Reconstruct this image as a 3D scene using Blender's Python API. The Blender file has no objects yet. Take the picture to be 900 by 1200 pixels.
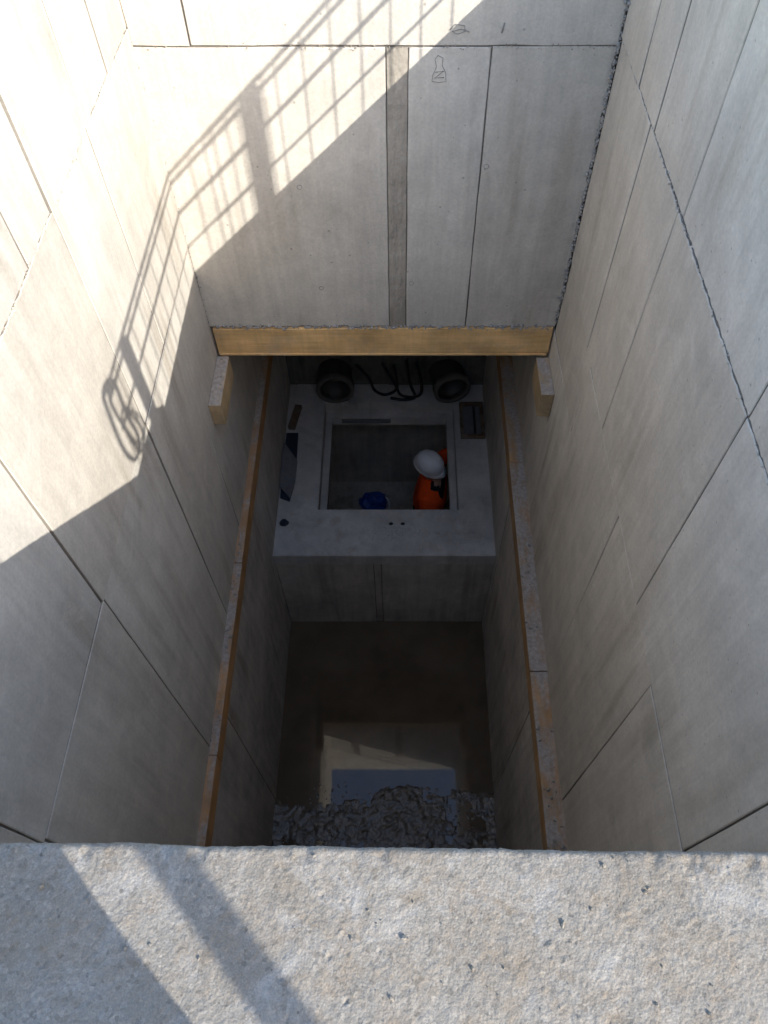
import bpy, bmesh, math, random
import numpy as np
from mathutils import Vector, Matrix, noise as mnoise

random.seed(7)
SC = bpy.context.scene
COL = SC.collection

# ------------------------------------------------------------------ camera
# levels are metres below the lens in the survey, converted with zz()
H = 6.33                       # lens height above the water on the shaft floor
def zz(d): return H - d
FPX, CX, NADIR = 890.0, 468.0, 1186.0
PITCH = math.atan((NADIR - 600) / FPX)
cam = bpy.data.cameras.new('camera')
cam.sensor_fit = 'HORIZONTAL'; cam.sensor_width = 36.0
cam.lens = 36.0 * FPX / 900.0
cam.shift_x = (450 - CX) / 900.0
cam.clip_start = 0.02; cam.clip_end = 2000
camo = bpy.data.objects.new('camera', cam); COL.objects.link(camo)
camo.location = (0, 0, H); camo.rotation_euler = (PITCH, 0, 0)
SC.camera = camo

# ------------------------------------------------------------------ light
SUN = Vector((-1.0, 1.04, -0.917)).normalized()          # travel direction
EL = math.asin(-SUN.z)
AZ = math.atan2(-SUN.x, -SUN.y)
w = bpy.data.worlds.new('World'); SC.world = w; w.use_nodes = True
nt = w.node_tree; bg = nt.nodes['Background']
sky = nt.nodes.new('ShaderNodeTexSky'); sky.sky_type = 'NISHITA'
sky.sun_disc = False; sky.sun_elevation = EL; sky.sun_rotation = AZ; sky.dust_density = 1.2; sky.ozone_density = 1.0
nt.links.new(sky.outputs[0], bg.inputs[0]); bg.inputs[1].default_value = 0.15
sl = bpy.data.lights.new('sun', 'SUN'); sl.energy = 2.2; sl.angle = math.radians(0.3)
sl.color = (1.0, 0.965, 0.905)
so = bpy.data.objects.new('sun', sl); COL.objects.link(so); so.location = (6, -6, 14)
so.rotation_euler = SUN.to_track_quat('-Z', 'Y').to_euler()
SC.view_settings.view_transform = 'Standard'; SC.view_settings.look = 'None'
SC.view_settings.gamma = 1.0; SC.view_settings.use_curve_mapping = False
SC.view_settings.exposure = 1.72
SC.render.engine = 'CYCLES'
SC.cycles.max_bounces = 10; SC.cycles.diffuse_bounces = 7; SC.cycles.glossy_bounces = 4
SC.cycles.use_denoising = True
SC.cycles.sample_clamp_indirect = 10.0

# ------------------------------------------------------------------ materials
class N:
    """small node-tree writer"""
    def __init__(s, name):
        s.m = bpy.data.materials.new(name); s.m.use_nodes = True
        s.t = s.m.node_tree; s.b = s.t.nodes['Principled BSDF']
        g = s.t.nodes.new('ShaderNodeNewGeometry'); s.pos = g.outputs['Position']
        s.rnd = s.t.nodes.new('ShaderNodeObjectInfo').outputs['Random']
    def link(s, a, b): s.t.links.new(a, b)
    def mapping(s, scale=(1, 1, 1), loc=(0, 0, 0), rot=(0, 0, 0)):
        n = s.t.nodes.new('ShaderNodeMapping')
        n.inputs['Scale'].default_value = scale; n.inputs['Location'].default_value = loc
        n.inputs['Rotation'].default_value = rot
        s.link(s.pos, n.inputs['Vector']); return n.outputs[0]
    def noise(s, scale, detail=4, rough=.55, vec=None, dist=0):
        n = s.t.nodes.new('ShaderNodeTexNoise'); n.inputs['Scale'].default_value = scale
        n.inputs['Detail'].default_value = detail; n.inputs['Roughness'].default_value = rough
        n.inputs['Distortion'].default_value = dist
        s.link(vec or s.pos, n.inputs['Vector']); return n.outputs[0]
    def voro(s, scale, out='Distance', vec=None, rand=1.0, feature='F1'):
        n = s.t.nodes.new('ShaderNodeTexVoronoi'); n.feature = feature
        n.inputs['Scale'].default_value = scale; n.inputs['Randomness'].default_value = rand
        s.link(vec or s.pos, n.inputs['Vector']); return n.outputs[out]
    def ramp(s, fac, stops):
        n = s.t.nodes.new('ShaderNodeValToRGB'); e = n.color_ramp.elements
        while len(e) < len(stops): e.new(.5)
        for k, (p, c) in enumerate(stops):
            e[k].position = p
            e[k].color = (c, c, c, 1) if not hasattr(c, '__len__') else (*c, 1)
        s.link(fac, n.inputs[0]); return n.outputs[0]
    def mix(s, fac, a, b, mode='MIX'):
        n = s.t.nodes.new('ShaderNodeMix'); n.data_type = 'RGBA'; n.blend_type = mode
        for v, i in ((fac, 0), (a, 6), (b, 7)):
            if hasattr(v, 'is_linked'): s.link(v, n.inputs[i])
            elif i == 0: n.inputs[0].default_value = v
            else: n.inputs[i].default_value = (*v, 1) if hasattr(v, '__len__') else (v, v, v, 1)
        return n.outputs[2]
    def math(s, op, a, b=0.0):
        n = s.t.nodes.new('ShaderNodeMath'); n.operation = op
        for v, i in ((a, 0), (b, 1)):
            if hasattr(v, 'is_linked'): s.link(v, n.inputs[i])
            else: n.inputs[i].default_value = v
        return n.outputs[0]
    def bump(s, h, strength=.3, dist=.01, prev=None):
        n = s.t.nodes.new('ShaderNodeBump'); n.inputs['Strength'].default_value = strength
        n.inputs['Distance'].default_value = dist; s.link(h, n.inputs['Height'])
        if prev is not None: s.link(prev, n.inputs['Normal'])
        s.link(n.outputs[0], s.b.inputs['Normal']); return n.outputs[0]
    def done(s, col=None, rough=.8, spec=.3, metal=0):
        if col is not None:
            if hasattr(col, 'is_linked'): s.link(col, s.b.inputs['Base Color'])
            else: s.b.inputs['Base Color'].default_value = (*col, 1)
        if hasattr(rough, 'is_linked'): s.link(rough, s.b.inputs['Roughness'])
        else: s.b.inputs['Roughness'].default_value = rough
        s.b.inputs['Specular IOR Level'].default_value = spec
        s.b.inputs['Metallic'].default_value = metal
        return s.m

def concrete(name, base, warm=(1.02, 1.0, .965), cool=(.99, 1.0, 1.0), blotch=.15, streak=.11, pits=True,
             stain=.42, bump=.35, rough=.85):
    n = N(name)
    c = tuple(base)
    col = n.mix(n.rnd, tuple(a * b * .92 for a, b in zip(c, warm)), tuple(a * b * 1.03 for a, b in zip(c, cool)))
    big = n.ramp(n.noise(1.7, 3, .6, dist=.6), [(.3, 1 - blotch), (.7, 1 + blotch * .4)])
    col = n.mix(1, col, big, 'MULTIPLY')
    med = n.ramp(n.noise(7.5, 4, .7, dist=.6), [(.28, 1 - blotch * .7), (.68, 1.03)])
    col = n.mix(1, col, med, 'MULTIPLY')
    st = n.ramp(n.noise(1, 3, .7, vec=n.mapping((17, 17, 1.3)), dist=.8), [(.3, 1 - streak), (.62, 1.02)])
    col = n.mix(1, col, st, 'MULTIPLY')
    # rain and rust runs, only here and there
    run = n.noise(1, 2, .6, vec=n.mapping((9, 9, .7), (3, 1, 7)))
    msk = n.noise(1.1, 1, .5, vec=n.mapping((1, 1, 1), (9, 4, 2)))
    f = n.math('MULTIPLY', n.ramp(run, [(.5, 0), (.72, 1)]), n.ramp(msk, [(.46, 0), (.62, stain)]))
    col = n.mix(f, col, (.20, .145, .085))
    # grey slurry patches
    sp = n.ramp(n.noise(3.1, 4, .75, vec=n.mapping((1, 1, .8), (5, 8, 3)), dist=1.2), [(.52, 0), (.7, .35)])
    col = n.mix(sp, col, tuple(min(1, a * 1.16) for a in c))
    # trowel and board scuffs across the faces
    sc = n.ramp(n.noise(1, 3, .7, vec=n.mapping((16, 16, 2.6), (1, 2, 5), (.5, .35, 0)), dist=.5), [(.57, 0), (.74, .45)])
    sm = n.ramp(n.noise(1.6, 1, .5, vec=n.mapping((1, 1, 1), (7, 2, 4))), [(.45, 0), (.6, 1)])
    col = n.mix(n.math('MULTIPLY', sc, sm), col, tuple(a * .87 for a in c))
    fine = n.ramp(n.noise(95, 2, .7), [(.25, .88), (.75, 1.06)])
    col = n.mix(1, col, fine, 'MULTIPLY')
    h = n.math('ADD', n.math('MULTIPLY', n.noise(60, 3, .7), .35), n.math('MULTIPLY', n.noise(9, 2, .6), 1.6))
    h = n.math('ADD', h, n.math('MULTIPLY', n.noise(1, 2, .65, vec=n.mapping((28, 28, 4))), .5))
    if pits:
        d = n.voro(21)
        cell = n.voro(21, 'Color')
        sep = n.t.nodes.new('ShaderNodeSeparateColor'); n.link(cell, sep.inputs[0])
        size = n.ramp(sep.outputs[0], [(.55, 0), (1.0, .13)])
        hole = n.math('LESS_THAN', d, size)
        col = n.mix(n.math('MULTIPLY', hole, .55), col, tuple(a * .35 for a in c))
        h = n.math('SUBTRACT', h, n.math('MULTIPLY', hole, .9))
    n.bump(h, bump, .006)
    return n.done(col, n.ramp(n.noise(30, 3), [(.3, rough - .12), (.7, rough + .08)]), .25)

def wood(name, a, b, axis='y', dirt=.4, top=None):
    n = N(name)
    sc = {'x': (2.2, 45, 45), 'y': (45, 2.2, 45), 'z': (45, 45, 2.2)}[axis]
    g = n.noise(1, 6, .65, vec=n.mapping(sc), dist=.9)
    col = n.mix(n.ramp(g, [(.3, 0), (.7, 1)]), a, b)
    g2 = n.ramp(n.noise(4, 4, .6), [(.35, .68), (.65, 1.12)])
    col = n.mix(1, col, g2, 'MULTIPLY')
    if axis == 'x':                                    # saw marks across the board
        col = n.mix(1, col, n.ramp(n.noise(1, 3, .7, vec=n.mapping((75, 75, 3.5))), [(.3, .93), (.65, 1.03)]), 'MULTIPLY')
    t = n.ramp(n.rnd, [(0, .85), (1, 1.1)])
    col = n.mix(1, col, t, 'MULTIPLY')
    d = n.ramp(n.noise(6, 7, .75, vec=n.mapping((1, 1, 1), (2, 7, 1)), dist=.5), [(.48, 0), (.64, dirt)])
    col = n.mix(d, col, (.33, .30, .265))
    if top:                                            # mortar spilt on the upper faces
        gm = n.t.nodes.new('ShaderNodeNewGeometry'); sx = n.t.nodes.new('ShaderNodeSeparateXYZ')
        n.link(gm.outputs['True Normal'], sx.inputs[0])
        up = n.math('GREATER_THAN', sx.outputs[2], .6)
        pat = n.ramp(n.noise(top[1], 8, .72, vec=n.mapping((1, .35, 1), (4, 3, 2)), dist=.7), [(top[0], .1), (top[0] + .17, .92)])
        mc = n.mix(n.ramp(n.noise(45, 5, .7), [(.3, 0), (.7, 1)]), (.26, .225, .195), (.50, .46, .42))
        col = n.mix(n.math('MULTIPLY', up, pat), col, mc)
    n.bump(n.math('ADD', g, n.math('MULTIPLY', n.noise(70, 4), .4)), .45, .004)
    return n.done(col, .75, .25)

def plain(name, c, rough=.6, spec=.4, metal=0, var=.2, scale=20):
    n = N(name)
    v = n.ramp(n.noise(scale, 5, .65), [(.3, 1 - var), (.7, 1 + var * .5)])
    col = n.mix(1, c, v, 'MULTIPLY')
    n.bump(n.noise(scale * 3, 4), .2, .003)
    return n.done(col, rough, spec, metal)

M = {}
M['wall'] = concrete('concrete_wall', (.61, .56, .485))
M['backing'] = concrete('joint_concrete', (.24, .215, .185), blotch=.3, pits=False)
M['joint'] = concrete('joint_edge_concrete', (.36, .325, .28), blotch=.3, pits=False)
M['rough_strip'] = concrete('rough_joint_concrete', (.44, .395, .33), blotch=.3, streak=.12, stain=.3, bump=.8)
M['collar'] = concrete('dark_pipe_collar', (.13, .12, .11), pits=False)
M['dark_concrete'] = concrete('dark_chamber_concrete', (.20, .185, .165), blotch=.4, streak=.3, stain=.5, pits=False)  # darker concrete used for the chamber roof and end wall
M['lower'] = concrete('lower_concrete', (.61, .56, .50), blotch=.25, streak=.2, stain=.5)
M['slab'] = concrete('platform_concrete', (.60, .58, .56), blotch=.3, streak=0.0, stain=.35, bump=.5)
M['crumb'] = concrete('crumbled_concrete', (.38, .36, .33), pits=False, bump=.8)
M['wood'] = wood('yellow_shuttering_timber', (.80, .53, .25), (.66, .385, .145), 'x', .3)
M['batten'] = wood('orange_batten_timber', (.58, .32, .13), (.45, .225, .085), 'y', .25, top=(.41, 8))
M['dusty_batten'] = wood('dusty_batten_timber', (.52, .31, .14), (.40, .22, .09), 'y', .3, top=(.36, 8))
M['block'] = wood('splattered_timber', (.62, .46, .26), (.50, .34, .17), 'y', .25, top=(.33, 9))
M['oldwood'] = wood('old_timber', (.17, .115, .07), (.10, .07, .045), 'y', .4)
M['steel'] = plain('galvanised_steel', (.42, .43, .44), .45, .5, .8)
M['black'] = plain('black_rubber', (.018, .018, .02), .5, .4)
M['sheet'] = plain('dark_blue_sheet', (.02, .028, .05), .4, .5)
M['pipe'] = plain('dark_pipe', (.05, .047, .04), .5, .4)
M['greyboard'] = plain('grey_board', (.16, .16, .17), .7, .3)
M['blue'] = plain('blue_plastic', (.02, .08, .42), .35, .5, var=.1)
M['white'] = plain('white_plastic', (.88, .88, .90), .35, .5, var=.06)
M['orange'] = plain('orange_fabric', (1.0, .095, .012), .8, .2, var=.18, scale=14)
M['navy'] = plain('black_fabric', (.016, .016, .02), .85, .2)
M['skin'] = plain('skin', (.45, .25, .17), .55, .4, var=.08)
M['hair'] = plain('hair', (.03, .02, .014), .6, .3)
M['boot'] = plain('boot_leather', (.06, .04, .025), .6, .3)
M['reflect'] = plain('reflective_tape', (.6, .6, .58), .4, .5, var=.05)
M['mark'] = plain('pencil_line', (.28, .265, .24), .9, .1)
M['dust'] = plain('cement_dust', (.56, .54, .50), .95, .1, var=.35, scale=60)

def ledge_material():
    n = N('aggregate_concrete')
    base = n.mix(n.ramp(n.noise(4.5, 6, .65, dist=.5), [(.3, 0), (.7, 1)]), (.205, .180, .146), (.245, .227, .198))
    cells = n.voro(210, 'Color')
    sep = n.t.nodes.new('ShaderNodeSeparateColor'); n.link(cells, sep.inputs[0])
    tone = n.ramp(sep.outputs[0], [(0, .62), (.15, .9), (.8, 1.0), (1, 1.25)])
    base = n.mix(.75, base, n.mix(1, base, tone, 'MULTIPLY'))
    warm = n.ramp(n.noise(38, 4, .7), [(.45, 0), (.7, .45)])
    base = n.mix(warm, base, (.205, .15, .095))
    pale = n.ramp(n.noise(13, 6, .75, dist=.8), [(.52, 0), (.68, .55)])
    base = n.mix(pale, base, (.345, .328, .30))
    dk = n.voro(75); cc = n.voro(75, 'Color')
    s2 = n.t.nodes.new('ShaderNodeSeparateColor'); n.link(cc, s2.inputs[0])
    hole = n.math('LESS_THAN', dk, n.ramp(s2.outputs[1], [(.93, 0), (1, .2)]))
    base = n.mix(n.math('MULTIPLY', hole, .6), base, (.075, .065, .055))
    spk = n.ramp(n.noise(420, 3, .8), [(.3, .72), (.7, 1.25)])
    base = n.mix(.8, base, n.mix(1, base, spk, 'MULTIPLY'))
    h = n.math('ADD', n.noise(260, 5, .75), n.math('MULTIPLY', n.voro(330), -.8))
    h = n.math('SUBTRACT', h, n.math('MULTIPLY', hole, .8))
    n.bump(h, .55, .0016)
    return n.done(base, .9, .2)
M['ledge'] = ledge_material()

def mud_material():
    n = N('wet_mud')
    col = n.mix(n.ramp(n.noise(14, 6, .7), [(.35, 0), (.65, 1)]), (.08, .062, .045), (.20, .165, .125))
    n.bump(n.noise(60, 4, .6), .45, .008)
    return n.done(col, n.ramp(n.noise(40, 4), [(.35, .10), (.7, .32)]), .6)
M['mud'] = mud_material()

def water_material():
    n = N('standing_water')
    col = n.mix(n.ramp(n.noise(2.2, 5, .6), [(.35, 0), (.7, 1)]), (.10, .072, .045), (.15, .11, .072))
    n.bump(n.noise(5, 2), .012, .01)
    m = n.done(col, .03, .5)
    n.b.inputs['IOR'].default_value = 1.5
    return m
M['water'] = water_material()

def earth_material():
    n = N('site_ground')
    col = n.mix(n.ramp(n.noise(.6, 8, .7), [(.35, 0), (.65, 1)]), (.20, .165, .125), (.32, .28, .225))
    col = n.mix(1, col, n.ramp(n.noise(40, 5, .7), [(.3, .7), (.7, 1.1)]), 'MULTIPLY')
    n.bump(n.noise(25, 8, .7), .7, .03)
    return n.done(col, .95, .2)
M['earth'] = earth_material()

# ------------------------------------------------------------------ helpers
def link(name, mesh, mat, parent=None):
    o = bpy.data.objects.new(name, mesh)
    if mat is not None and not mesh.materials:
        mesh.materials.append(M[mat] if isinstance(mat, str) else mat)
    COL.objects.link(o)
    if parent is not None: o.parent = parent
    return o
def bm_obj(name, bm, mat, parent=None, smooth=False):
    me = bpy.data.meshes.new(name); bm.normal_update(); bm.to_mesh(me); bm.free()
    if smooth:
        me.polygons.foreach_set('use_smooth', [True] * len(me.polygons))
    return link(name, me, mat, parent)
def thing(name, label, cat, group=None, loc=None):
    o = bpy.data.objects.new(name, None); COL.objects.link(o)
    o.empty_display_size = .1
    if loc: o.location = loc
    tag(o, label, cat, group); return o
def tag(o, label=None, cat=None, group=None, kind=None):
    if label: o['label'] = label
    if cat: o['category'] = cat
    if group: o['group'] = group
    if kind: o['kind'] = kind
    return o
def box(bm, x0, x1, y0, y1, z0, z1, bev=0.0, seg=1):
    g = bmesh.ops.create_cube(bm, size=1)
    for v in g['verts']:
        v.co = Vector(((x0 + x1) / 2 + v.co.x * (x1 - x0), (y0 + y1) / 2 + v.co.y * (y1 - y0), (z0 + z1) / 2 + v.co.z * (z1 - z0)))
    if bev:
        es = list({e for v in g['verts'] for e in v.link_edges})
        bmesh.ops.bevel(bm, geom=es, offset=bev, segments=seg, affect='EDGES', profile=.6)
    return bm
def box_obj(name, b, mat, parent=None, bev=0.0, off=(0, 0, 0)):
    bm = bmesh.new(); box(bm, b[0] - off[0], b[1] - off[0], b[2] - off[1], b[3] - off[1], b[4] - off[2], b[5] - off[2], bev)
    return bm_obj(name, bm, mat, parent)
def tube_bm(bm, pts, r, n=8, cap=True):
    pts = [Vector(p) for p in pts]; rings = []
    up = Vector((0, 0, 1)); prev = None
    for i, p in enumerate(pts):
        d = (pts[min(i + 1, len(pts) - 1)] - pts[max(i - 1, 0)]).normalized()
        if prev is None:
            a = d.orthogonal().normalized()
        else:
            a = (prev - d * prev.dot(d)).normalized()
        prev = a; b = d.cross(a)
        rr = r[i] if hasattr(r, '__len__') else r
        rings.append([bm.verts.new(p + (a * math.cos(t) + b * math.sin(t)) * rr) for t in (2 * math.pi * k / n for k in range(n))])
    for A, B in zip(rings, rings[1:]):
        for k in range(n): bm.faces.new((A[k], A[(k + 1) % n], B[(k + 1) % n], B[k]))
    if cap:
        bm.faces.new(rings[0][::-1]); bm.faces.new(rings[-1])
    return bm
def tube(name, pts, r, mat, parent=None, n=8):
    bm = tube_bm(bmesh.new(), pts, r, n); bmesh.ops.recalc_face_normals(bm, faces=bm.faces)
    return bm_obj(name, bm, mat, parent, True)
def rocks(name, items, mat, parent=None, seed=1, kind='stuff'):
    """many small broken lumps in one mesh; items = (x, y, z, size)"""
    rnd = random.Random(seed); vs, fs = [], []
    phi = (1 + 5 ** .5) / 2
    ico = [Vector(v).normalized() for v in [(-1, phi, 0), (1, phi, 0), (-1, -phi, 0), (1, -phi, 0), (0, -1, phi), (0, 1, phi),
           (0, -1, -phi), (0, 1, -phi), (phi, 0, -1), (phi, 0, 1), (-phi, 0, -1), (-phi, 0, 1)]]
    fi = [(0, 11, 5), (0, 5, 1), (0, 1, 7), (0, 7, 10), (0, 10, 11), (1, 5, 9), (5, 11, 4), (11, 10, 2), (10, 7, 6), (7, 1, 8),
          (3, 9, 4), (3, 4, 2), (3, 2, 6), (3, 6, 8), (3, 8, 9), (4, 9, 5), (2, 4, 11), (6, 2, 10), (8, 6, 7), (9, 8, 1)]
    for (x, y, z, s) in items:
        o = len(vs); sx, sy, sz = (rnd.uniform(.6, 1.3) * s for _ in range(3))
        R = Matrix.Rotation(rnd.uniform(0, 6.3), 3, Vector((rnd.uniform(-1, 1), rnd.uniform(-1, 1), rnd.uniform(-1, 1) + .01)).normalized())
        for v in ico:
            q = v * rnd.uniform(.72, 1.15); q = R @ Vector((q.x * sx, q.y * sy, q.z * sz))
            vs.append((x + q.x, y + q.y, z + q.z))
        fs += [(a + o, b + o, c + o) for a, b, c in fi]
    me = bpy.data.meshes.new(name); me.from_pydata(vs, [], fs)
    o = link(name, me, mat, parent)
    if kind: o['kind'] = kind
    return o
def vnoise(x, y, seed=0):
    xi = np.floor(x).astype(np.int64); yi = np.floor(y).astype(np.int64)
    fx = x - xi; fy = y - yi; fx = fx * fx * (3 - 2 * fx); fy = fy * fy * (3 - 2 * fy)
    def h(a, b):
        n = (a * 374761393 + b * 668265263 + seed * 974711) & 0x7fffffff
        n = ((n ^ (n >> 13)) * 1274126177) & 0x7fffffff
        n = n ^ (n >> 16)
        return (n & 0xffff) / 65535.0
    return (h(xi, yi) * (1 - fx) + h(xi + 1, yi) * fx) * (1 - fy) + (h(xi, yi + 1) * (1 - fx) + h(xi + 1, yi + 1) * fx) * fy
def fbm(x, y, oct=4, seed=0):
    s = 0; a = .5
    for k in range(oct):
        s = s + a * (vnoise(x, y, seed + k) - .5); x = x * 2.03; y = y * 2.03; a *= .5
    return s
def grid_mesh(name, P):
    """P: array (n, m, 3)"""
    n, m, _ = P.shape
    idx = np.arange(n * m).reshape(n, m)
    f = np.stack([idx[:-1, :-1], idx[1:, :-1], idx[1:, 1:], idx[:-1, 1:]], -1).reshape(-1, 4)
    me = bpy.data.meshes.new(name)
    me.vertices.add(n * m); me.vertices.foreach_set('co', P.reshape(-1).astype(np.float32))
    me.loops.add(f.size); me.loops.foreach_set('vertex_index', f.reshape(-1).astype(np.int32))
    me.polygons.add(len(f)); me.polygons.foreach_set('loop_start', (np.arange(len(f)) * 4).astype(np.int32))
    me.update(calc_edges=True); me.validate()
    me.polygons.foreach_set('use_smooth', [True] * len(me.polygons))
    return me

# ------------------------------------------------------------------ the survey
XL, XR = -1.028, .846            # upper shaft walls
XLl, XRl = -.988, .755           # walls below the batten
YB, YF = 3.10, .169              # back wall face, front ledge edge
TOP, LEDGE, DAY = .795, 1.0, 1.42
WB, PLB = 2.884, 3.072           # bottom of back wall concrete, bottom of the board under it
BAT, PLAT, FLOOR = 4.19, 5.13, 6.33
YP, YC = 2.97, 4.76              # platform front, chamber back wall
GROUND = 1.55
TH = .62

# ground sheet with a hole for the shaft
bm = bmesh.new()
x0, x1, y0, y1 = XL - TH + .05, XR + TH - .05, YF - .42, YC + .25
S = 400
xs = (-S, x0, x1, S); ys = (-S, y0, y1, S)
for i in range(3):
    for j in range(3):
        if i == 1 and j == 1: continue
        bm.faces.new([bm.verts.new((a, b, zz(GROUND))) for a, b in ((xs[i], ys[j]), (xs[i + 1], ys[j]), (xs[i + 1], ys[j + 1]), (xs[i], ys[j + 1]))])
bmesh.ops.remove_doubles(bm, verts=bm.verts, dist=1e-4)
tag(bm_obj('ground', bm, 'earth'), kind='structure')

def jag(rnd, a, b, lo, n_amp, step):
    """offsets along an edge from a to b: list of (t, d)"""
    k = max(2, int(abs(b - a) / step)); out = []
    for i in range(k):
        t = a + (b - a) * i / k + (rnd.uniform(-.3, .3) * (b - a) / k if i else 0)
        out.append((t, lo + (rnd.uniform(-1, 1) * n_amp)))
    return out
def panel(parent, conv, u0, u1, w0, w1, mat, seed, amps=(.0015, .0015, .0015, .0015), proud=0.0, gap=.0034, name='panel', depth=.022):
    """one cast panel; conv(u, w, d) -> world point, d = distance out of the wall; w grows downwards.
    amps = raggedness of the edges w0 (top), u1, w1 (bottom), u0"""
    rnd = random.Random(seed)
    u0 += gap; u1 -= gap
    w0 += .0022 if amps[0] > .003 else gap; w1 -= .0022 if amps[2] > .003 else gap
    steps = [.016 if a > .003 else .12 for a in amps]
    P = [(t, d) for t, d in jag(rnd, u0, u1, w0, amps[0], steps[0])]
    P += [(d, t) for t, d in jag(rnd, w0, w1, u1, amps[1], steps[1])]
    P += [(t, d) for t, d in jag(rnd, u1, u0, w1, amps[2], steps[2])]
    P += [(d, t) for t, d in jag(rnd, w1, w0, u0, amps[3], steps[3])]
    cu, cw = (u0 + u1) / 2, (w0 + w1) / 2
    hu, hw = (u1 - u0) / 2, (w1 - w0) / 2
    ta, tb = rnd.uniform(-.0025, .0025), rnd.uniform(-.0025, .0025)
    def lift(u, w): return proud + ta * (u - cu) / hu + tb * (w - cw) / hw
    bm = bmesh.new(); back, mid, front = [], [], []
    for u, w in P:
        back.append(bm.verts.new(conv(u, w, -depth)))
        mid.append(bm.verts.new(conv(u, w, lift(u, w) - .0028)))
        iu, iw = cu + (u - cu) * (1 - .003 / hu), cw + (w - cw) * (1 - .003 / hw)
        front.append(bm.verts.new(conv(iu, iw, lift(iu, iw))))
    k = len(P)
    for i in range(k):
        j = (i + 1) % k
        bm.faces.new((back[i], back[j], mid[j], mid[i])).material_index = 1; bm.faces.new((mid[i], mid[j], front[j], front[i]))
    ff = bm.faces.new(front)
    bmesh.ops.recalc_face_normals(bm, faces=bm.faces)
    bmesh.ops.triangulate(bm, faces=[ff])
    o = bm_obj(name, bm, mat, parent); o.data.materials.append(M['joint'])     # darker panel edges inside the joints
    return o

# ------------------------------------------------------------------ shaft walls
REC = .008                       # joints are cut this deep
SEAM = .0032
# left wall
left_wall = thing('concrete_wall', 'left shaft wall of pale cast concrete, upper part in full sun with fence shadow', 'wall')
box_obj('core', (XL - TH, XL - REC, YF - .40, YC + .3, zz(BAT), zz(TOP)), 'backing', left_wall)
cl = lambda u, w, d: (XL + d, u, zz(w))
sd = 10
def band(parent, conv, w0, w1, cuts, mat, top_j=.0015, bot_j=.0015, prouds=None):
    global sd
    for k, (a, b) in enumerate(zip(cuts, cuts[1:])):
        sd += 1
        panel(parent, conv, a, b, w0, w1, mat, sd, (top_j, .0012, bot_j, .0012), random.Random(sd).uniform(-.002, .002))
band(left_wall, cl, TOP, 1.39, [-.23, .405, 1.19, 1.725, 1.97, 2.435, 2.765, YB + .02], 'wall', bot_j=SEAM)
band(left_wall, cl, 1.39, 2.37, [-.23, .405, 1.185, 1.985, 2.43, YB + .02], 'wall', top_j=SEAM)
band(left_wall, cl, 2.37, BAT, [.12, .42, 1.20, 1.99, 2.61, YB + .02, YC], 'wall')
rnd = random.Random(3)
rocks('mortar_crumbs', [(XL + rnd.uniform(-.004, .003), rnd.uniform(.2, 3.05), zz(1.39 + rnd.gauss(0, .006)), rnd.uniform(.001, .004)) for _ in range(300)], 'wall', left_wall, 4)

# right wall
right_wall = thing('concrete_wall', 'right shaft wall of grey cast concrete, wholly in shade', 'wall')
box_obj('core', (XR + REC, XR + TH, YF - .40, YC + .3, zz(BAT), zz(TOP)), 'backing', right_wall)
cr = lambda u, w, d: (XR - d, u, zz(w))
band(right_wall, cr, TOP, DAY, [-.23, .40, 1.21, 1.99, 2.45, 2.735, YB - .004], 'wall', bot_j=SEAM)
band(right_wall, cr, DAY, 2.455, [-.23, .40, 1.215, 2.025, 2.50, YB - .004], 'wall', top_j=SEAM)
band(right_wall, cr, 2.455, BAT, [.12, .92, 1.60, 2.385], 'wall')
band(right_wall, cr, 2.455, 2.91, [2.385, YB - .004], 'wall')
band(right_wall, cr, 2.91, BAT, [2.385, YB + .02, YC], 'wall')
rnd = random.Random(5)
rocks('mortar_crumbs', [(XR - rnd.uniform(-.004, .003), rnd.uniform(.2, 3.05), zz(DAY + rnd.gauss(0, .005)), rnd.uniform(.0012, .0042)) for _ in range(190)], 'wall', right_wall, 6)

# back wall
back_wall = thing('concrete_wall', 'back shaft wall of cast concrete with a rough brown vertical joint, half lit', 'wall')
box_obj('core', (XL + .001, XR - .001, YB + REC, YB + .34, zz(WB + .02), zz(TOP)), 'backing', back_wall)
cb = lambda u, w, d: (u, YB - d, zz(w))
band(back_wall, cb, TOP, 1.455, [XL - .003, -.803, XR - .002], 'wall', bot_j=.003)
sd += 1; panel(back_wall, cb, XL - .003, -.052, 1.455, WB, 'wall', 901, (.0025, .0015, .007, .001), 0, gap=.0026)
panel(back_wall, cb, .034, .357, 1.455, WB, 'wall', 902, (.0025, .0015, .007, .0015), .001, gap=.0026)
panel(back_wall, cb, .357, XR - .002, 1.455, WB, 'wall', 903, (.0025, .006, .007, .0015), -.001, gap=.0026)
# rough strip left by the stop end: shallow uneven ribs
us = np.linspace(-.0525, .0345, 36); ws = np.linspace(1.458, WB - .004, 260)
U, W = np.meshgrid(us, ws, indexing='ij')
D = -.0015 + .003 * fbm(U * 120, W * 14, 3, 3) + .006 * fbm(U * 60, W * 40, 4, 9)
D[0] = D[-1] = -.02
me = grid_mesh('rough_joint', np.stack([U, YB - D, zz(W)], -1)[::-1])
link('rough_joint', me, 'rough_strip', back_wall)
rnd = random.Random(8)
it = []
for _ in range(620):                                   # ragged paste in the right corner
    w_ = rnd.uniform(.85, 2.86)
    it.append((XR - abs(rnd.gauss(0, .006)), YB - abs(rnd.gauss(0, .005)), zz(w_), rnd.uniform(.002, .009)))
for _ in range(90):
    w_ = rnd.uniform(1.4, 2.86)
    it.append((XL + abs(rnd.gauss(0, .004)), YB - abs(rnd.gauss(0, .003)), zz(w_), rnd.uniform(.002, .005)))
rocks('corner_paste', it, 'crumb', back_wall, 9)
it = []
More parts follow.
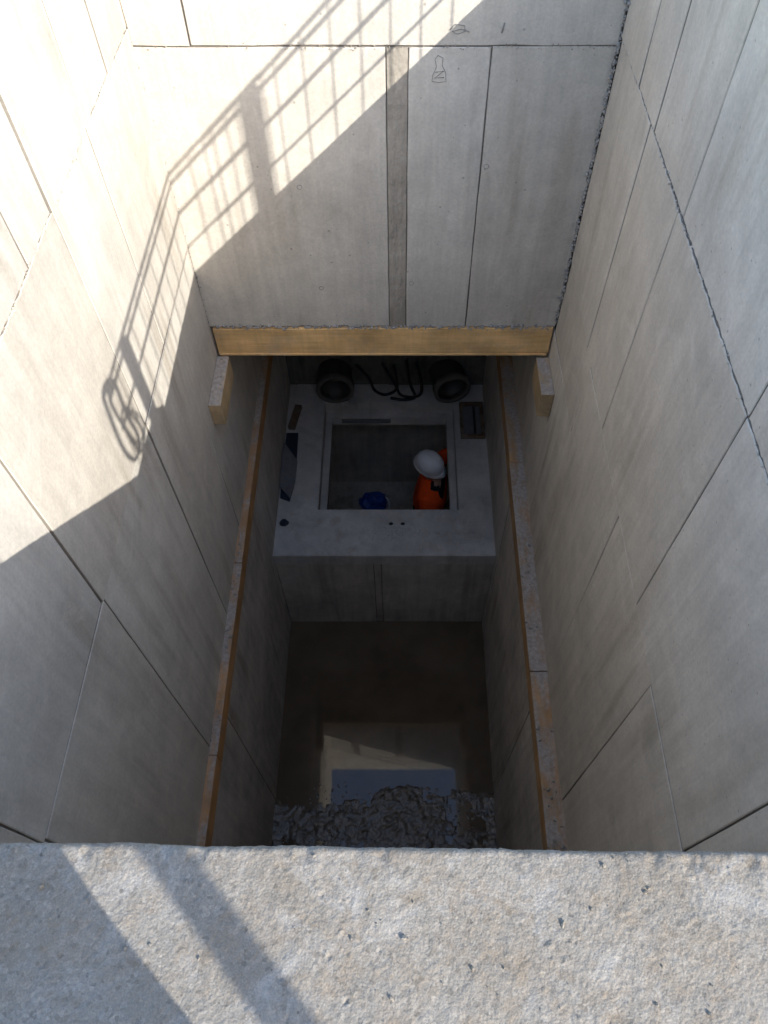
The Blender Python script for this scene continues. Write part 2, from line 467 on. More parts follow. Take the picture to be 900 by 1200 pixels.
for _ in range(380):                                   # broken lower edge
    it.append((rnd.uniform(XL + .02, XR - .02), YB - abs(rnd.gauss(0, .007)), zz(WB - .004 + rnd.gauss(0, .007)), rnd.uniform(.002, .010)))
rocks('broken_edge', it, 'crumb', back_wall, 10)
it = [(rnd.uniform(XL + .02, XR - .02), YB - abs(rnd.gauss(0, .003)), zz(1.455 + rnd.gauss(0, .007)), rnd.uniform(.001, .004)) for _ in range(160)]
rocks('seam_paste', it, 'rough_strip', back_wall, 12)
def wall_line(pts, r=.0011, name='pencil_mark'):
    tube(name, [(x, YB - .001, zz(w_)) for x, w_ in pts], r, 'mark', back_wall, 5)
wall_line([(.150, 1.487), (.139, 1.50), (.146, 1.53), (.132, 1.56), (.130, 1.585), (.160, 1.590), (.186, 1.585), (.182, 1.55), (.168, 1.525), (.170, 1.495), (.150, 1.487)])
wall_line([(.142, 1.55), (.175, 1.545), (.140, 1.572), (.178, 1.570)], .0013)
wall_line([(.19, 1.395), (.21, 1.375), (.245, 1.38), (.25, 1.40), (.22, 1.41), (.20, 1.40), (.235, 1.392), (.265, 1.402)], .0014)
wall_line([(.395, 1.372), (.388, 1.405)], .003)
for (u, w_) in ((.382, 1.95), (.313, 2.59), (.061, 2.59), (-.45, 2.05), (-.40, 2.62)):
    wall_line([(u + .011 * math.cos(a), w_ + .011 * math.sin(a)) for a in np.linspace(0, 6.28, 14)], .0010, 'tie_hole_ring')

# front wall below the ledge and the ledge itself
front_wall = thing('concrete_ledge', 'rough sunlit concrete ledge with gritty aggregate across the foreground', 'ledge')
def ledge_mesh():
    xs = np.concatenate([np.linspace(XL - .02, -.52, 60)[:-1], np.arange(-.52, .50, .0016), np.linspace(.50, XR + .02, 46)[1:]])
    # profile: back to front edge, round over, down the face
    ya = np.concatenate([np.linspace(-.24, -.10, 24)[:-1], np.arange(-.10, YF - .009, .0016)])
    prof = [(y, zz(LEDGE), 0, 1) for y in ya]
    for a in np.linspace(0, math.pi / 2, 7): prof.append((YF - .009 + .009 * math.sin(a), zz(LEDGE) - .009 + .009 * math.cos(a), math.sin(a), math.cos(a)))
    for d in np.linspace(.014, .14, 16): prof.append((YF, zz(LEDGE) - d, 1, 0))
    pr = np.array(prof); s = np.concatenate([[0], np.cumsum(np.hypot(np.diff(pr[:, 0]), np.diff(pr[:, 1])))])
    X, Sg = np.meshgrid(xs, s, indexing='ij')
    h = .006 * fbm(X * 9, Sg * 9, 3, 21) + .0018 * fbm(X * 70, Sg * 70, 4, 31) + .0016 * fbm(X * 240, Sg * 240, 2, 41)
    base_h = h.copy(); h[:] = 0
    rs = np.random.RandomState(4)
    def stamp(n, r0, r1, amp, xr=(-.55, .52)):
        for _ in range(n):
            cx_, cs = rs.uniform(*xr), rs.uniform(.10, s[-1] - .1)
            r = r0 + (r1 - r0) * rs.rand() ** 3; e = rs.uniform(.6, 1.5); th = rs.uniform(0, 3.14)
            i0, i1 = np.searchsorted(xs, [cx_ - 1.6 * r, cx_ + 1.6 * r]); j0, j1 = np.searchsorted(s, [cs - 1.6 * r, cs + 1.6 * r])
            if i1 - i0 < 1 or j1 - j0 < 1: continue
            dx = X[i0:i1, j0:j1] - cx_; ds = Sg[i0:i1, j0:j1] - cs
            a = dx * math.cos(th) + ds * math.sin(th); b = -dx * math.sin(th) + ds * math.cos(th)
            q = (a / (r * e)) ** 2 + (b / r * e) ** 2
            h[i0:i1, j0:j1] += np.where(q < 1, amp * r * np.sqrt(np.clip(1 - q, 0, 1)), 0)
    stamp(7000, .0010, .0042, .20)
    stamp(170, .0009, .0038, -.7)
    h *= np.clip(.35 + 2.6 * fbm(X * 11, Sg * 11, 3, 91) + .25, .08, 1.15)
    h += base_h
    # chipped front edge
    edge = np.exp(-((Sg - s[len(ya)]) / .012) ** 2)
    h -= edge * np.clip(fbm(X * 45, Sg * 20, 3, 77) * .016, 0, .006)
    slope = (.0 * X)
    P = np.stack([X, pr[None, :, 0] + h * pr[None, :, 2] - .013 * X * (1 + 0 * Sg), pr[None, :, 1] + h * pr[None, :, 3]], -1)
    return grid_mesh('ledge_surface', P)
link('ledge_surface', ledge_mesh(), 'ledge', front_wall)
box_obj('wall_body', (XL + .004, XR - .004, YF - .40, YF - .026, zz(FLOOR + .3), zz(LEDGE + .05)), 'wall', front_wall)
rnd = random.Random(77)
rocks('loose_grit', [(rnd.uniform(-.5, .48), rnd.uniform(-.08, YF - .006), zz(LEDGE) + .001, .0007 + .0032 * rnd.random() ** 5) for _ in range(170)], 'ledge', front_wall, 78)

# walls below the battens
def lower_wall(x0, x1, conv, label, cut):
    t = thing('concrete_wall', label, 'wall')
    box_obj('core', (x0, x1, YF - .30, YC + .3, zz(7.4), zz(BAT + .084)), 'backing', t)
    band(t, conv, BAT + .084, FLOOR + .05, [YF - .02, cut, 2.9, YC], 'lower')
    return t
lower_wall(XLl - .6, XLl - REC, lambda u, w, d: (XLl + d, u, zz(w)), 'left lower wall of dim concrete below the orange timber batten', 1.42)
lower_wall(XRl + REC, XRl + .7, lambda u, w, d: (XRl - d, u, zz(w)), 'right lower wall of dim concrete below the timber batten', 1.46)

# chamber beyond the back wall
roof = box_obj('chamber_roof', (XL, XR, YB + .343, YC + .3, zz(PLB), zz(2.5)), 'dark_concrete')
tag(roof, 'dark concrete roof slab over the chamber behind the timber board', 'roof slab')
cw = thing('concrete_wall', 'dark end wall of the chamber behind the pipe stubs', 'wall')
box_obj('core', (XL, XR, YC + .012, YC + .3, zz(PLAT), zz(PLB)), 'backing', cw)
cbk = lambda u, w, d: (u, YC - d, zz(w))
band(cw, cbk, PLB, PLAT, [XL, -.1, XR], 'dark_concrete')

# ------------------------------------------------------------------ platform with the hatch
plat = thing('concrete_platform', 'raised grey concrete platform with a square hatch at the shaft bottom', 'platform')
HX0, HX1, HY0, HY1 = -.660, .482, 3.405, 4.545        # rebate outline
IN = .058; RB = .135; SL = .10
def ring(bm, o, i, z0, z1):
    (a0, a1, b0, b1), (c0, c1, d0, d1) = o, i
    def q(*p): bm.faces.new([bm.verts.new(v) for v in p])
    for z in (z0, z1):
        q((a0, b0, z), (a1, b0, z), (c1, d0, z), (c0, d0, z)); q((a1, b0, z), (a1, b1, z), (c1, d1, z), (c1, d0, z))
        q((a1, b1, z), (a0, b1, z), (c0, d1, z), (c1, d1, z)); q((a0, b1, z), (a0, b0, z), (c0, d0, z), (c0, d1, z))
    for (x0, x1, y0, y1) in (o, i):
        q((x0, y0, z0), (x1, y0, z0), (x1, y0, z1), (x0, y0, z1)); q((x1, y0, z0), (x1, y1, z0), (x1, y1, z1), (x1, y0, z1))
        q((x1, y1, z0), (x0, y1, z0), (x0, y1, z1), (x1, y1, z1)); q((x0, y1, z0), (x0, y0, z0), (x0, y0, z1), (x0, y1, z1))
bm = bmesh.new()
ring(bm, (XLl - .004, XRl + .004, YP, YC + .01), (HX0, HX1, HY0, HY1), zz(PLAT + RB), zz(PLAT))
bmesh.ops.remove_doubles(bm, verts=bm.verts, dist=1e-5)
bmesh.ops.recalc_face_normals(bm, faces=bm.faces)
es = [e for e in bm.edges if all(abs(v.co.z - zz(PLAT)) < 1e-4 for v in e.verts)]
bmesh.ops.bevel(bm, geom=[e for e in es if len(e.link_faces) == 2 and abs(e.calc_face_angle(0)) > .5], offset=.006, segments=2, affect='EDGES')
bm_obj('top_slab', bm, 'slab', plat)
bm = bmesh.new()
ring(bm, (HX0 - .05, HX1 + .05, HY0 - .05, HY1 + .05), (HX0 + IN, HX1 - IN, HY0 + IN, HY1 - IN), zz(PLAT + RB + SL), zz(PLAT + RB + .0006))
bmesh.ops.remove_doubles(bm, verts=bm.verts, dist=1e-5); bmesh.ops.recalc_face_normals(bm, faces=bm.faces)
bm_obj('hatch_rim', bm, 'slab', plat)
box_obj('front_core', (XLl - .003, XRl + .003, YP + .014, YP + .13, zz(7.3), zz(PLAT + RB + .0006)), 'backing', plat)
cpf = lambda u, w, d: (u, YP + .006 - d, zz(w))
for a, b in ((XLl + .002, -.205), (-.205, -.145), (-.145, XRl - .002)):
    sd += 1; panel(plat, cpf, a, b, PLAT + .012, FLOOR + .04, 'lower', sd, proud=(-.004 if b - a < .1 else .001), gap=.003)
# pit under the hatch
RX0, RX1, RY0, RY1, RZ = -.80, .86, YP + .13, 5.02, 7.0
pit = thing('access_pit', 'dim concrete pit under the hatch where the worker stands', 'pit')
box_obj('pit_floor', (RX0 - .1, RX1 + .1, RY0, RY1 + .1, zz(RZ + .15), zz(RZ)), 'lower', pit)
box_obj('pit_wall', (RX0, RX1, RY1, RY1 + .15, zz(RZ), zz(PLAT + RB + .002)), 'lower', pit)
box_obj('pit_wall', (RX0 - .15, RX0, RY0, RY1 + .15, zz(RZ), zz(PLAT + RB + .002)), 'lower', pit)
box_obj('pit_wall', (RX1, RX1 + .15, RY0, RY1 + .15, zz(RZ), zz(PLAT + RB + .002)), 'lower', pit)
tag(box_obj('timber_strip', (-.52, -.08, HY1 - IN - .028, HY1 - IN - .004, zz(PLAT + RB + .045), zz(PLAT + RB + .012)), 'greyboard', None, .002),
    'pale strip lying along the far rim of the hatch', 'strip')

# ------------------------------------------------------------------ floor: mud and standing water
xs = np.arange(XLl - .002, XRl + .003, .0075); ys = np.arange(YF - .02, YP + .02, .0075)
X, Y = np.meshgrid(xs, ys, indexing='ij')
rise = np.clip((1.60 + .07 * np.sin(X * 3.1 + 1) - Y) / .16, 0, 1)
hh = -.040 + .0425 * rise + .022 * fbm(X * 4, Y * 4, 3, 51) * (.3 + rise) + .020 * fbm(X * 30, Y * 30, 4, 61) * rise
hh += .012 * np.exp(-(np.minimum(X - XLl, XRl - X) / .05) ** 2)
me = grid_mesh('floor', np.stack([X, Y, hh], -1))
tag(link('floor', me, 'mud'), kind='structure')
rnd = random.Random(41)
it = [(rnd.gauss(-.56, .07), rnd.uniform(.95, 1.55), .004, .003 + .011 * rnd.random() ** 3) for _ in range(130)]  # pale lumps put in for the sunlit wall's sparkle on wet mud
it += [(rnd.uniform(XLl + .03, XRl - .03), rnd.uniform(.9, 1.5), .002, .003 + .012 * rnd.random() ** 3) for _ in range(90)]
tag(rocks('sparkle_grit', it, 'crumb', None, 42), 'loose grit on the mud at the shaft bottom, its left cluster imitating bright sparkle', 'sparkle_grit')
bm = bmesh.new()
bm.faces.new([bm.verts.new(v) for v in ((XLl - .004, YF - .02, 0), (XRl + .004, YF - .02, 0), (XRl + .004, YP + .01, 0), (XLl - .004, YP + .01, 0))])
tag(bm_obj('water', bm, 'water'), kind='structure')

# ------------------------------------------------------------------ timber
board = thing('timber_board', 'yellow shuttering board spanning the shaft under the back wall', 'board', loc=(-.09, YB, zz(PLB)))
bm = bmesh.new(); box(bm, XL + .015, XR - .012, YB - .012, YB + .33, zz(PLB), zz(WB + .004), .004, 2)
for v in bm.verts:
    v.co += Vector((-(-.09), -YB, -zz(PLB))); v.co.z += .006 * math.sin(v.co.x * 1.4)
bm_obj('plank', bm, 'wood', board)
box_obj('lower_lip', (XL + .02, XR - .02, YB - .017, YB + .01, zz(PLB + .012), zz(PLB - .002)), 'wood', board, .002, off=(-.09, YB, zz(PLB)))
def corbel(x0, x1, y0, z0, z1, label):
    t = thing('timber_block', label, 'timber block', 'blocks carrying the board', loc=((x0 + x1) / 2, y0, zz(z1)))
    o = t.location
    bm = bmesh.new(); box(bm, x0 - o.x, x1 - o.x, 0, YB - .02 - y0, 0, z1 - z0, .004, 2)
    bm_obj('block', bm, 'block', t)
    r = random.Random(int(abs(x0) * 999))
    rocks('mortar_splash', [(r.uniform(x0, x1) - o.x, r.uniform(.02, YB - .03 - y0), z1 - z0, r.uniform(.0015, .006)) for _ in range(26)], 'crumb', t, 3)
    return t
corbel(XL + .002, -.958, 2.715, 3.085, 3.245, 'splattered timber block on the left wall under the board end')
corbel(.772, XR - .002, 2.80, 3.095, 3.275, 'splattered timber block on the right wall under the board end')

def batten(x0, x1, label, seed):
    t = thing('timber_batten', label, 'batten', 'battens along the side walls', loc=((x0 + x1) / 2, 2.4, zz(BAT)))
    r = random.Random(seed); y = YF - .015; k = 0
    o = t.location
    while y < YC - .05:
        L = min(r.uniform(.9, 1.5), YC - y)
        dz, dx = r.uniform(-.004, .004), r.uniform(-.003, .003)
        bm = bmesh.new(); box(bm, x0 + (dx if x0 > 0 else -.012), x1 + (dx if x0 < 0 else .012), y + .002, y + L - .002, zz(BAT) - .08, zz(BAT) + .062 + dz, .003, 1)
        for v in bm.verts: v.co -= o
        bm_obj('board', bm, 'batten' if x0 < 0 else 'dusty_batten', t); y += L
    it = []
    for _ in range(13):
        yc, n = r.uniform(.3, 3.0), r.randint(4, 22)
        for _ in range(n): it.append((r.uniform(x0, x1 if x0 < 0 else x1) - o.x, yc + r.gauss(0, .045) - o.y, .062, .002 + .011 * r.random() ** 3))
    rocks('mortar_crumbs', it, 'crumb', t, seed)
    return t
batten(XL + .001, XLl + .006, 'orange timber batten on the left wall strewn with mortar crumbs', 21)
batten(XRl - .005, XR - .001, 'weathered timber batten along the right wall with pale mortar spots', 22)

# ------------------------------------------------------------------ things in the chamber
def pipe_stub(x, label, tilt):
    t = thing('pipe_stub', label, 'pipe', 'pipe stubs in the end wall', loc=(x, YC, zz(PLAT)))
    R, L = .165, .235
    def ringpts(y, r): return [Vector((r * math.cos(a), y, .175 + r * math.sin(a))) for a in np.linspace(0, 2 * math.pi, 29)[:-1]]
    def lathe(name, prof, mat):
        bm = bmesh.new(); rings = [[bm.verts.new(Matrix.Rotation(tilt, 3, 'Z') @ v) for v in ringpts(-y, r)] for y, r in prof]
        for A, B in zip(rings, rings[1:]):
            for k in range(28): bm.faces.new((A[k], A[(k + 1) % 28], B[(k + 1) % 28], B[k]))
        bmesh.ops.recalc_face_normals(bm, faces=bm.faces)
        return bm_obj(name, bm, mat, t, True)
    lathe('barrel', [(-.02, R - .012), (L - .07, R - .012), (L - .02, R - .012), (L - .02, R - .034), (-.2, R - .034)], 'pipe')
    lathe('collar', [(L - .075, R - .012), (L - .072, R), (L - .005, R), (L, R - .006), (L, R - .030), (L - .012, R - .034), (L - .075, R - .034)], 'collar')
    return t
pipe_stub(-.572, 'dark open pipe stub in the end wall, left of the hanging cables', .05)
pipe_stub(.415, 'dark open pipe stub in the end wall, right of the hanging cables', .22)
cab = thing('cable_loop', 'tangled black cables lying along the end wall between the pipe stubs', 'cables', loc=(-.1, YC - .1, zz(PLAT)))
def wob(pts, r, n=6):
    P = [Vector(p) for p in pts]; out = []
    for i in range(len(P) - 1):
        p0, p1, p2, p3 = P[max(i - 1, 0)], P[i], P[i + 1], P[min(i + 2, len(P) - 1)]
        for k in range(6):
            t = k / 6; out.append(.5 * ((2 * p1) + (p2 - p0) * t + (2 * p0 - 5 * p1 + 4 * p2 - p3) * t * t + (3 * p1 - p0 - 3 * p2 + p3) * t ** 3))
    out.append(P[-1]); return out
for pts in ([(-.28, .06, .30), (-.17, .03, .16), (-.12, -.02, .06), (-.02, -.03, .015), (.08, -.02, .10), (.05, .06, .30)],
            [(-.05, .06, .32), (.06, 0, .12), (.12, -.04, .015), (.26, -.05, .014), (.30, -.02, .10), (.25, .05, .34)],
            [(.16, .06, .36), (.20, -.01, .12), (.24, -.06, .014), (.14, -.09, .013), (.02, -.07, .013)]):
    tube('cable', wob(pts, .012), .013, 'black', cab, 8)

fr = thing('cover_frame', 'small square wooden cover frame on the platform in front of the right pipe stub', 'cover', loc=(.635, 4.33, zz(PLAT)))
for b in ((-.105, .105, -.20, -.165, 0, .035), (-.105, .105, .165, .20, 0, .035), (-.105, -.075, -.165, .165, 0, .034), (.075, .105, -.165, .165, 0, .034)):
    box_obj('frame_bar', b, 'oldwood', fr, .003)
box_obj('lid', (-.073, .012, -.163, .163, 0.002, .016), 'greyboard', fr, .002)
box_obj('lid', (.034, .073, -.163, .163, 0.002, .013), 'greyboard', fr, .002)
box_obj('dark_plate', (-.1, .1, -.19, .19, .0004, .002), 'black', fr)  # flat black plate painted as the dark of an open hollow

# folded dark sheet with a grey board over it, on the left of the platform
def slab_poly(name, pts, th, mat, parent=None, z=0.0):
    bm = bmesh.new()
    lo = [bm.verts.new((x, y, z + (h[0] if h else 0))) for x, y, *h in pts]
    hi = [bm.verts.new((x, y, z + (h[0] if h else 0) + th)) for x, y, *h in pts]
    bm.faces.new(lo[::-1]); bm.faces.new(hi)
    for i in range(len(pts)):
        j = (i + 1) % len(pts); bm.faces.new((lo[i], lo[j], hi[j], hi[i]))
    bmesh.ops.recalc_face_normals(bm, faces=bm.faces)
    bmesh.ops.triangulate(bm, faces=bm.faces)
    return bm_obj(name, bm, mat, parent)
o = slab_poly('plastic_sheet', [(-.975, 3.51), (-.895, 3.475), (-.870, 3.62), (-.868, 3.90), (-.875, 4.19), (-.978, 4.19), (-.98, 3.8)], .012, 'sheet', z=zz(PLAT) + .0005)
tag(o, 'dark blue plastic sheet lying by the left wall of the platform', 'plastic sheet')
o = slab_poly('grey_board', [(-.984, 3.60, .02), (-.890, 3.50, .0), (-.862, 3.66, 0), (-.860, 3.88, 0), (-.978, 4.05, .03), (-.985, 3.9, .03)], .016, 'greyboard', z=zz(PLAT) + .0135)
tag(o, 'grey board laid across the dark sheet on the platform', 'board')
o = box_obj('timber_offcut', (-.030, .030, -.13, .13, 0, .045), 'oldwood', None, .004)
o.location = (-.915, 4.36, zz(PLAT)); o.rotation_euler = (0, 0, math.radians(-10))
tag(o, 'brown timber offcut lying behind the dark sheet', 'offcut')
def lump(name, loc, s, mat, label, cat, group=None):
    bm = bmesh.new(); bmesh.ops.create_icosphere(bm, subdivisions=2, radius=1)
    for v in bm.verts:
        k = 1 + .28 * mnoise.noise(v.co * 1.7 + Vector(loc) * 3)
        v.co = Vector((v.co.x * s[0] * k, v.co.y * s[1] * k, max(-.55, v.co.z) * s[2] * k))
    o = bm_obj(name, bm, mat); o.location = (loc[0], loc[1], loc[2] + .5 * s[2])
    return tag(o, label, cat, group)
lump('rag', (-.922, 3.265, zz(PLAT)), (.038, .030, .03), 'sheet', 'small dark rag near the front left corner of the platform', 'rag')
for x in (-.068, .027):  # black lumps added in place of two small holes
    lump('hole_lump', (x, 3.262, zz(PLAT)), (.018, .013, .012), 'black', 'left one of two black lumps added for small holes in front of the hatch' if x < 0 else 'right one of two black lumps added for small holes in front of the hatch', 'hole_mark', 'stones in front of the hatch')
rnd = random.Random(31)
it = [(rnd.gauss(-.05, .14), rnd.gauss(3.19, .05), zz(PLAT) + .0005, rnd.uniform(.002, .008)) for _ in range(420)]
it += [(rnd.uniform(XLl, XRl), rnd.uniform(3.0, 3.38), zz(PLAT) + .0005, rnd.uniform(.0015, .006)) for _ in range(160)]
it = [p for p in it if YP + .02 < p[1] < HY0 - .01]
o = rocks('cement_rubble', it, 'dust', None, 32); tag(o, 'pale cement crumbs scattered on the platform before the hatch', 'rubble')

# crumpled blue bag on the pit floor
bk = thing('plastic_bag', 'crumpled blue plastic bag with a white cord on the pit floor', 'bag', loc=(-.275, 4.70, zz(RZ)))
bm = bmesh.new(); bmesh.ops.create_icosphere(bm, subdivisions=4, radius=1)
for v in bm.verts:
    p = v.co.copy()
    k = 1 + .30 * mnoise.noise(p * 1.6) + .16 * abs(mnoise.noise(p * 4.2 + Vector((3, 1, 2)))) + .06 * mnoise.noise(p * 9)
    v.co = Vector((p.x * .150 * k, p.y * .105 * k, .055 + max(-.5, p.z) * .11 * k))
bm_obj('bag', bm, 'blue', bk)
tube('cord', wob([(.10, .05, .10), (.15, .02, .07), (.165, -.05, .03), (.13, -.11, .012), (.07, -.13, .012)], .01), .011, 'white', bk, 7)

# ------------------------------------------------------------------ people
def build_person(name, label, J, loc, rot, colours, helmet, face=True):
    """J: joint -> (x, y, z, r); one skinned surface. +x is forward, +y the left hand side."""
    root = thing(name, label, 'person', loc=loc); root.rotation_euler = (0, 0, rot)
    bones = [('pelvis', 'spine'), ('spine', 'chest'), ('chest', 'neck'), ('neck', 'skull'), ('skull', 'crown')]
    for s in 'lr':
        bones += [('chest', s + '_shoulder'), (s + '_shoulder', s + '_elbow'), (s + '_elbow', s + '_wrist'), (s + '_wrist', s + '_palm'),
                  ('pelvis', s + '_hip'), (s + '_hip', s + '_knee'), (s + '_knee', s + '_ankle'), (s + '_ankle', s + '_toe')]
        wv, pv = Vector(J[s + '_wrist'][:3]), Vector(J[s + '_palm'][:3])
        d = (pv - wv).normalized(); side = d.cross(Vector((0, 0, 1)))
        side = side.normalized() if side.length > .2 else Vector((1, 0, 0))
        nrm = side.cross(d).normalized()
        for k, (off, ln) in enumerate(((-.030, .070), (-.010, .080), (.010, .076), (.030, .060))):
            a = pv + side * off + d * .02; b = a + d * ln * .55 - nrm * .008; c = b + d * ln * .45 - nrm * .025
            for nm, p, r in (('a', a, .0095), ('b', b, .0088), ('c', c, .0075)): J['%s_f%d%s' % (s, k, nm)] = (*p, r)
            bones += [(s + '_palm', '%s_f%da' % (s, k)), ('%s_f%da' % (s, k), '%s_f%db' % (s, k)), ('%s_f%db' % (s, k), '%s_f%dc' % (s, k))]
        sg = 1 if s == 'l' else -1
        a = wv + d * .03 + side * -.030 * 1.2; b = a + d * .035 - side * .022; c = b + d * .028 - side * .004
        for nm, p, r in (('ta', a, .011), ('tb', b, .0098), ('tc', c, .008)): J[s + '_' + nm] = (*p, r)
        bones += [(s + '_wrist', s + '_ta'), (s + '_ta', s + '_tb'), (s + '_tb', s + '_tc')]
    sk = Vector(J['skull'][:3]); fwd = (Vector(J['skull'][:3]) - Vector(J['neck'][:3])); fwd = Vector((1, 0, -.35)).normalized()
    J['jaw'] = (*(sk + fwd * .055 + Vector((0, 0, -.055))), .050); bones.append(('skull', 'jaw'))
    J['nose'] = (*(sk + Vector((.108, 0, -.015))), .014); bones.append(('skull', 'nose'))
    names = list(J); idx = {k: i for i, k in enumerate(names)}
    me = bpy.data.meshes.new('body'); me.from_pydata([J[k][:3] for k in names], [(idx[a], idx[b]) for a, b in bones], [])
    tmp = bpy.data.objects.new('body_tmp', me); COL.objects.link(tmp)
    sm = tmp.modifiers.new('skin', 'SKIN'); sm.use_smooth_shade = True
    for i, k in enumerate(names):
        sv = me.skin_vertices[0].data[i]; r = J[k][3]
        sv.radius = (r, r) if not hasattr(r, '__len__') else r
        sv.use_root = (k == 'pelvis')
    ss = tmp.modifiers.new('sub', 'SUBSURF'); ss.levels = 2; ss.render_levels = 2
    dg = bpy.context.evaluated_depsgraph_get(); dg.update()
    ev = bpy.data.meshes.new_from_object(tmp.evaluated_get(dg)); ev.name = 'body'
    bpy.data.objects.remove(tmp)
    slots = ['jacket', 'front', 'trousers', 'boots', 'skin', 'hair', 'tape']
    ev.materials.clear()
    for s_ in slots: ev.materials.append(M[colours[s_]])
    segs = [(Vector(J[a][:3]), Vector(J[b][:3]), a, b) for a, b in bones]
    for p in ev.polygons:
        c = Vector(p.center); best = None
        for A, B, a, b in segs:
            ab = B - A; t = max(0, min(1, (c - A).dot(ab) / max(ab.length_squared, 1e-9)))
            dd = (c - A - ab * t).length
            if best is None or dd < best[0]: best = (dd, a, b, t)
        _, a, b, t = best
        if a in ('skull',) or b in ('skull', 'jaw', 'nose', 'crown'):
            m = 'hair' if (c.x < sk.x - .01 or c.z > sk.z + .07) and b != 'nose' and b != 'jaw' else 'skin'
            if b == 'skull' and t < .3: m = 'jacket'
        elif 'ankle' in a or ('knee' in a and t > .72): m = 'boots'
        elif 'hip' in b or 'hip' in a or 'knee' in a: m = 'trousers'
        elif 'palm' in b or '_f' in b or '_t' in b: m = 'skin'
        elif a in ('pelvis',) and c.z < J['pelvis'][2] - .02: m = 'trousers'
        else:
            m = 'jacket'
            ch = Vector(J['chest'][:3]); sp = Vector(J['spine'][:3])
            ref = sp + (ch - sp) * max(0, min(1.6, (c.z - sp.z) / max(.05, ch.z - sp.z)))
            if 'elbow' not in b and 'wrist' not in b and c.x > ref.x - .02 and c.z > ch.z + .02 and c.y > -.16: m = 'front'
            if 'wrist' in b and .35 < t < .55: m = 'tape'
        p.material_index = slots.index(m); p.use_smooth = True
    link('body', ev, None, root)
    for s in (-1, 1):
        bm = bmesh.new(); bmesh.ops.create_uvsphere(bm, u_segments=10, v_segments=6, radius=.011)
        e = bm_obj('eye', bm, 'black', root, True); e.location = sk + Vector((.088, .032 * s, .012))
        bm = bmesh.new(); bmesh.ops.create_uvsphere(bm, u_segments=10, v_segments=8, radius=1)
        for v in bm.verts: v.co = Vector((v.co.x * .022, v.co.y * .012, v.co.z * .033))
        e = bm_obj('ear', bm, 'skin', root, True); e.location = sk + Vector((.0, .088 * s, -.01))
    bm = bmesh.new(); bmesh.ops.create_cube(bm, size=1)
    for v in bm.verts: v.co = Vector((v.co.x * .012, v.co.y * .045, v.co.z * .009))
    e = bm_obj('mouth', bm, 'skin', root); e.location = sk + Vector((.093, 0, -.065))
    if helmet:
        hm = bpy.data.objects.new('hard_hat', None)
        bm = bmesh.new(); n = 32; rings = []
        for (t, rr, z) in ((0, 1.0, 0), (0, 1.0, .03), (0, .965, .07), (0, .86, .108), (0, .68, .136), (0, .42, .153), (0, .16, .159)):
            rings.append([bm.verts.new((.148 * rr * math.cos(2 * math.pi * k / n), .118 * rr * math.sin(2 * math.pi * k / n), z)) for k in range(n)])
        for A, B in zip(rings, rings[1:]):
            for k in range(n): bm.faces.new((A[k], A[(k + 1) % n], B[(k + 1) % n], B[k]))
        bm.faces.new(rings[-1])
        bmesh.ops.recalc_face_normals(bm, faces=bm.faces)
        h = bm_obj('hard_hat', bm, 'white', root, True)
        bm = bmesh.new(); A, B, C_ = [], [], []
        for k in range(n):
            a = 2 * math.pi * k / n; ext = 1.06 + .24 * max(0, math.cos(a)) ** 2.5
            A.append(bm.verts.new((.146 * math.cos(a), .116 * math.sin(a), .004)))
            B.append(bm.verts.new((.148 * ext * math.cos(a), .118 * (1.06 + .0) * math.sin(a), -.006 - .014 * max(0, math.cos(a)))))
            C_.append(bm.verts.new((.146 * ext * math.cos(a), .116 * 1.05 * math.sin(a), -.012 - .014 * max(0, math.cos(a)))))
        for k in range(n):
            j = (k + 1) % n; bm.faces.new((A[k], A[j], B[j], B[k])); bm.faces.new((B[k], B[j], C_[j], C_[k]))
        bmesh.ops.recalc_face_normals(bm, faces=bm.faces)
        bm_obj('brim', bm, 'white', h, True)
        for yy, rr in ((-.045, .006), (0, .009), (.045, .006)):
            pts = []
            for a in np.linspace(-1.05, 1.05, 13):
                q = math.sin(a); x = .142 * q * (1 - abs(yy) * 2)
                f = max(0, 1 - (x / .148) ** 2 - (yy / .118) ** 2); pts.append((x, yy, .030 + .128 * f ** .5))
            tube('ridge', pts, rr, 'white', h, 6)
        bm = bmesh.new()
        h.location = sk + Vector((.005, 0, .040)); h.rotation_euler = helmet; h.scale = (.93, .93, .93)
        bpy.data.objects.remove(hm)
    return root

W_COL = dict(jacket='orange', front='navy', trousers='navy', boots='boot', skin='skin', hair='hair', tape='reflect')
JW = dict(pelvis=(.21, 0, .93, (.18, .16)), spine=(.245, 0, 1.10, (.21, .19)), chest=(.25, 0, 1.27, (.215, .20)), neck=(.215, 0, 1.42, .068),
          skull=(.20, 0, 1.545, .088), crown=(.21, 0, 1.62, .075),
          l_shoulder=(.25, .185, 1.36, .085), l_elbow=(.36, .29, 1.40, .070), l_wrist=(.46, .24, 1.50, .040), l_palm=(.52, .22, 1.52, .036),
          r_shoulder=(.25, -.20, 1.31, .105), r_elbow=(.24, -.285, 1.08, .085), r_wrist=(.38, -.26, .95, .042), r_palm=(.44, -.24, .92, .036),
          l_hip=(.19, .10, .88, .11), l_knee=(.15, .11, .48, .075), l_ankle=(.0, .12, .09, .055), l_toe=(.17, .13, .045, .042),
          r_hip=(.19, -.10, .88, .11), r_knee=(.15, -.12, .48, .075), r_ankle=(.0, -.13, .09, .055), r_toe=(.17, -.14, .045, .042))
build_person('person', 'person in orange jacket and white hard hat standing in the hatch', JW, (.06, 4.10, zz(RZ)), math.radians(-8), W_COL, (0.12, .22, math.radians(-22)))

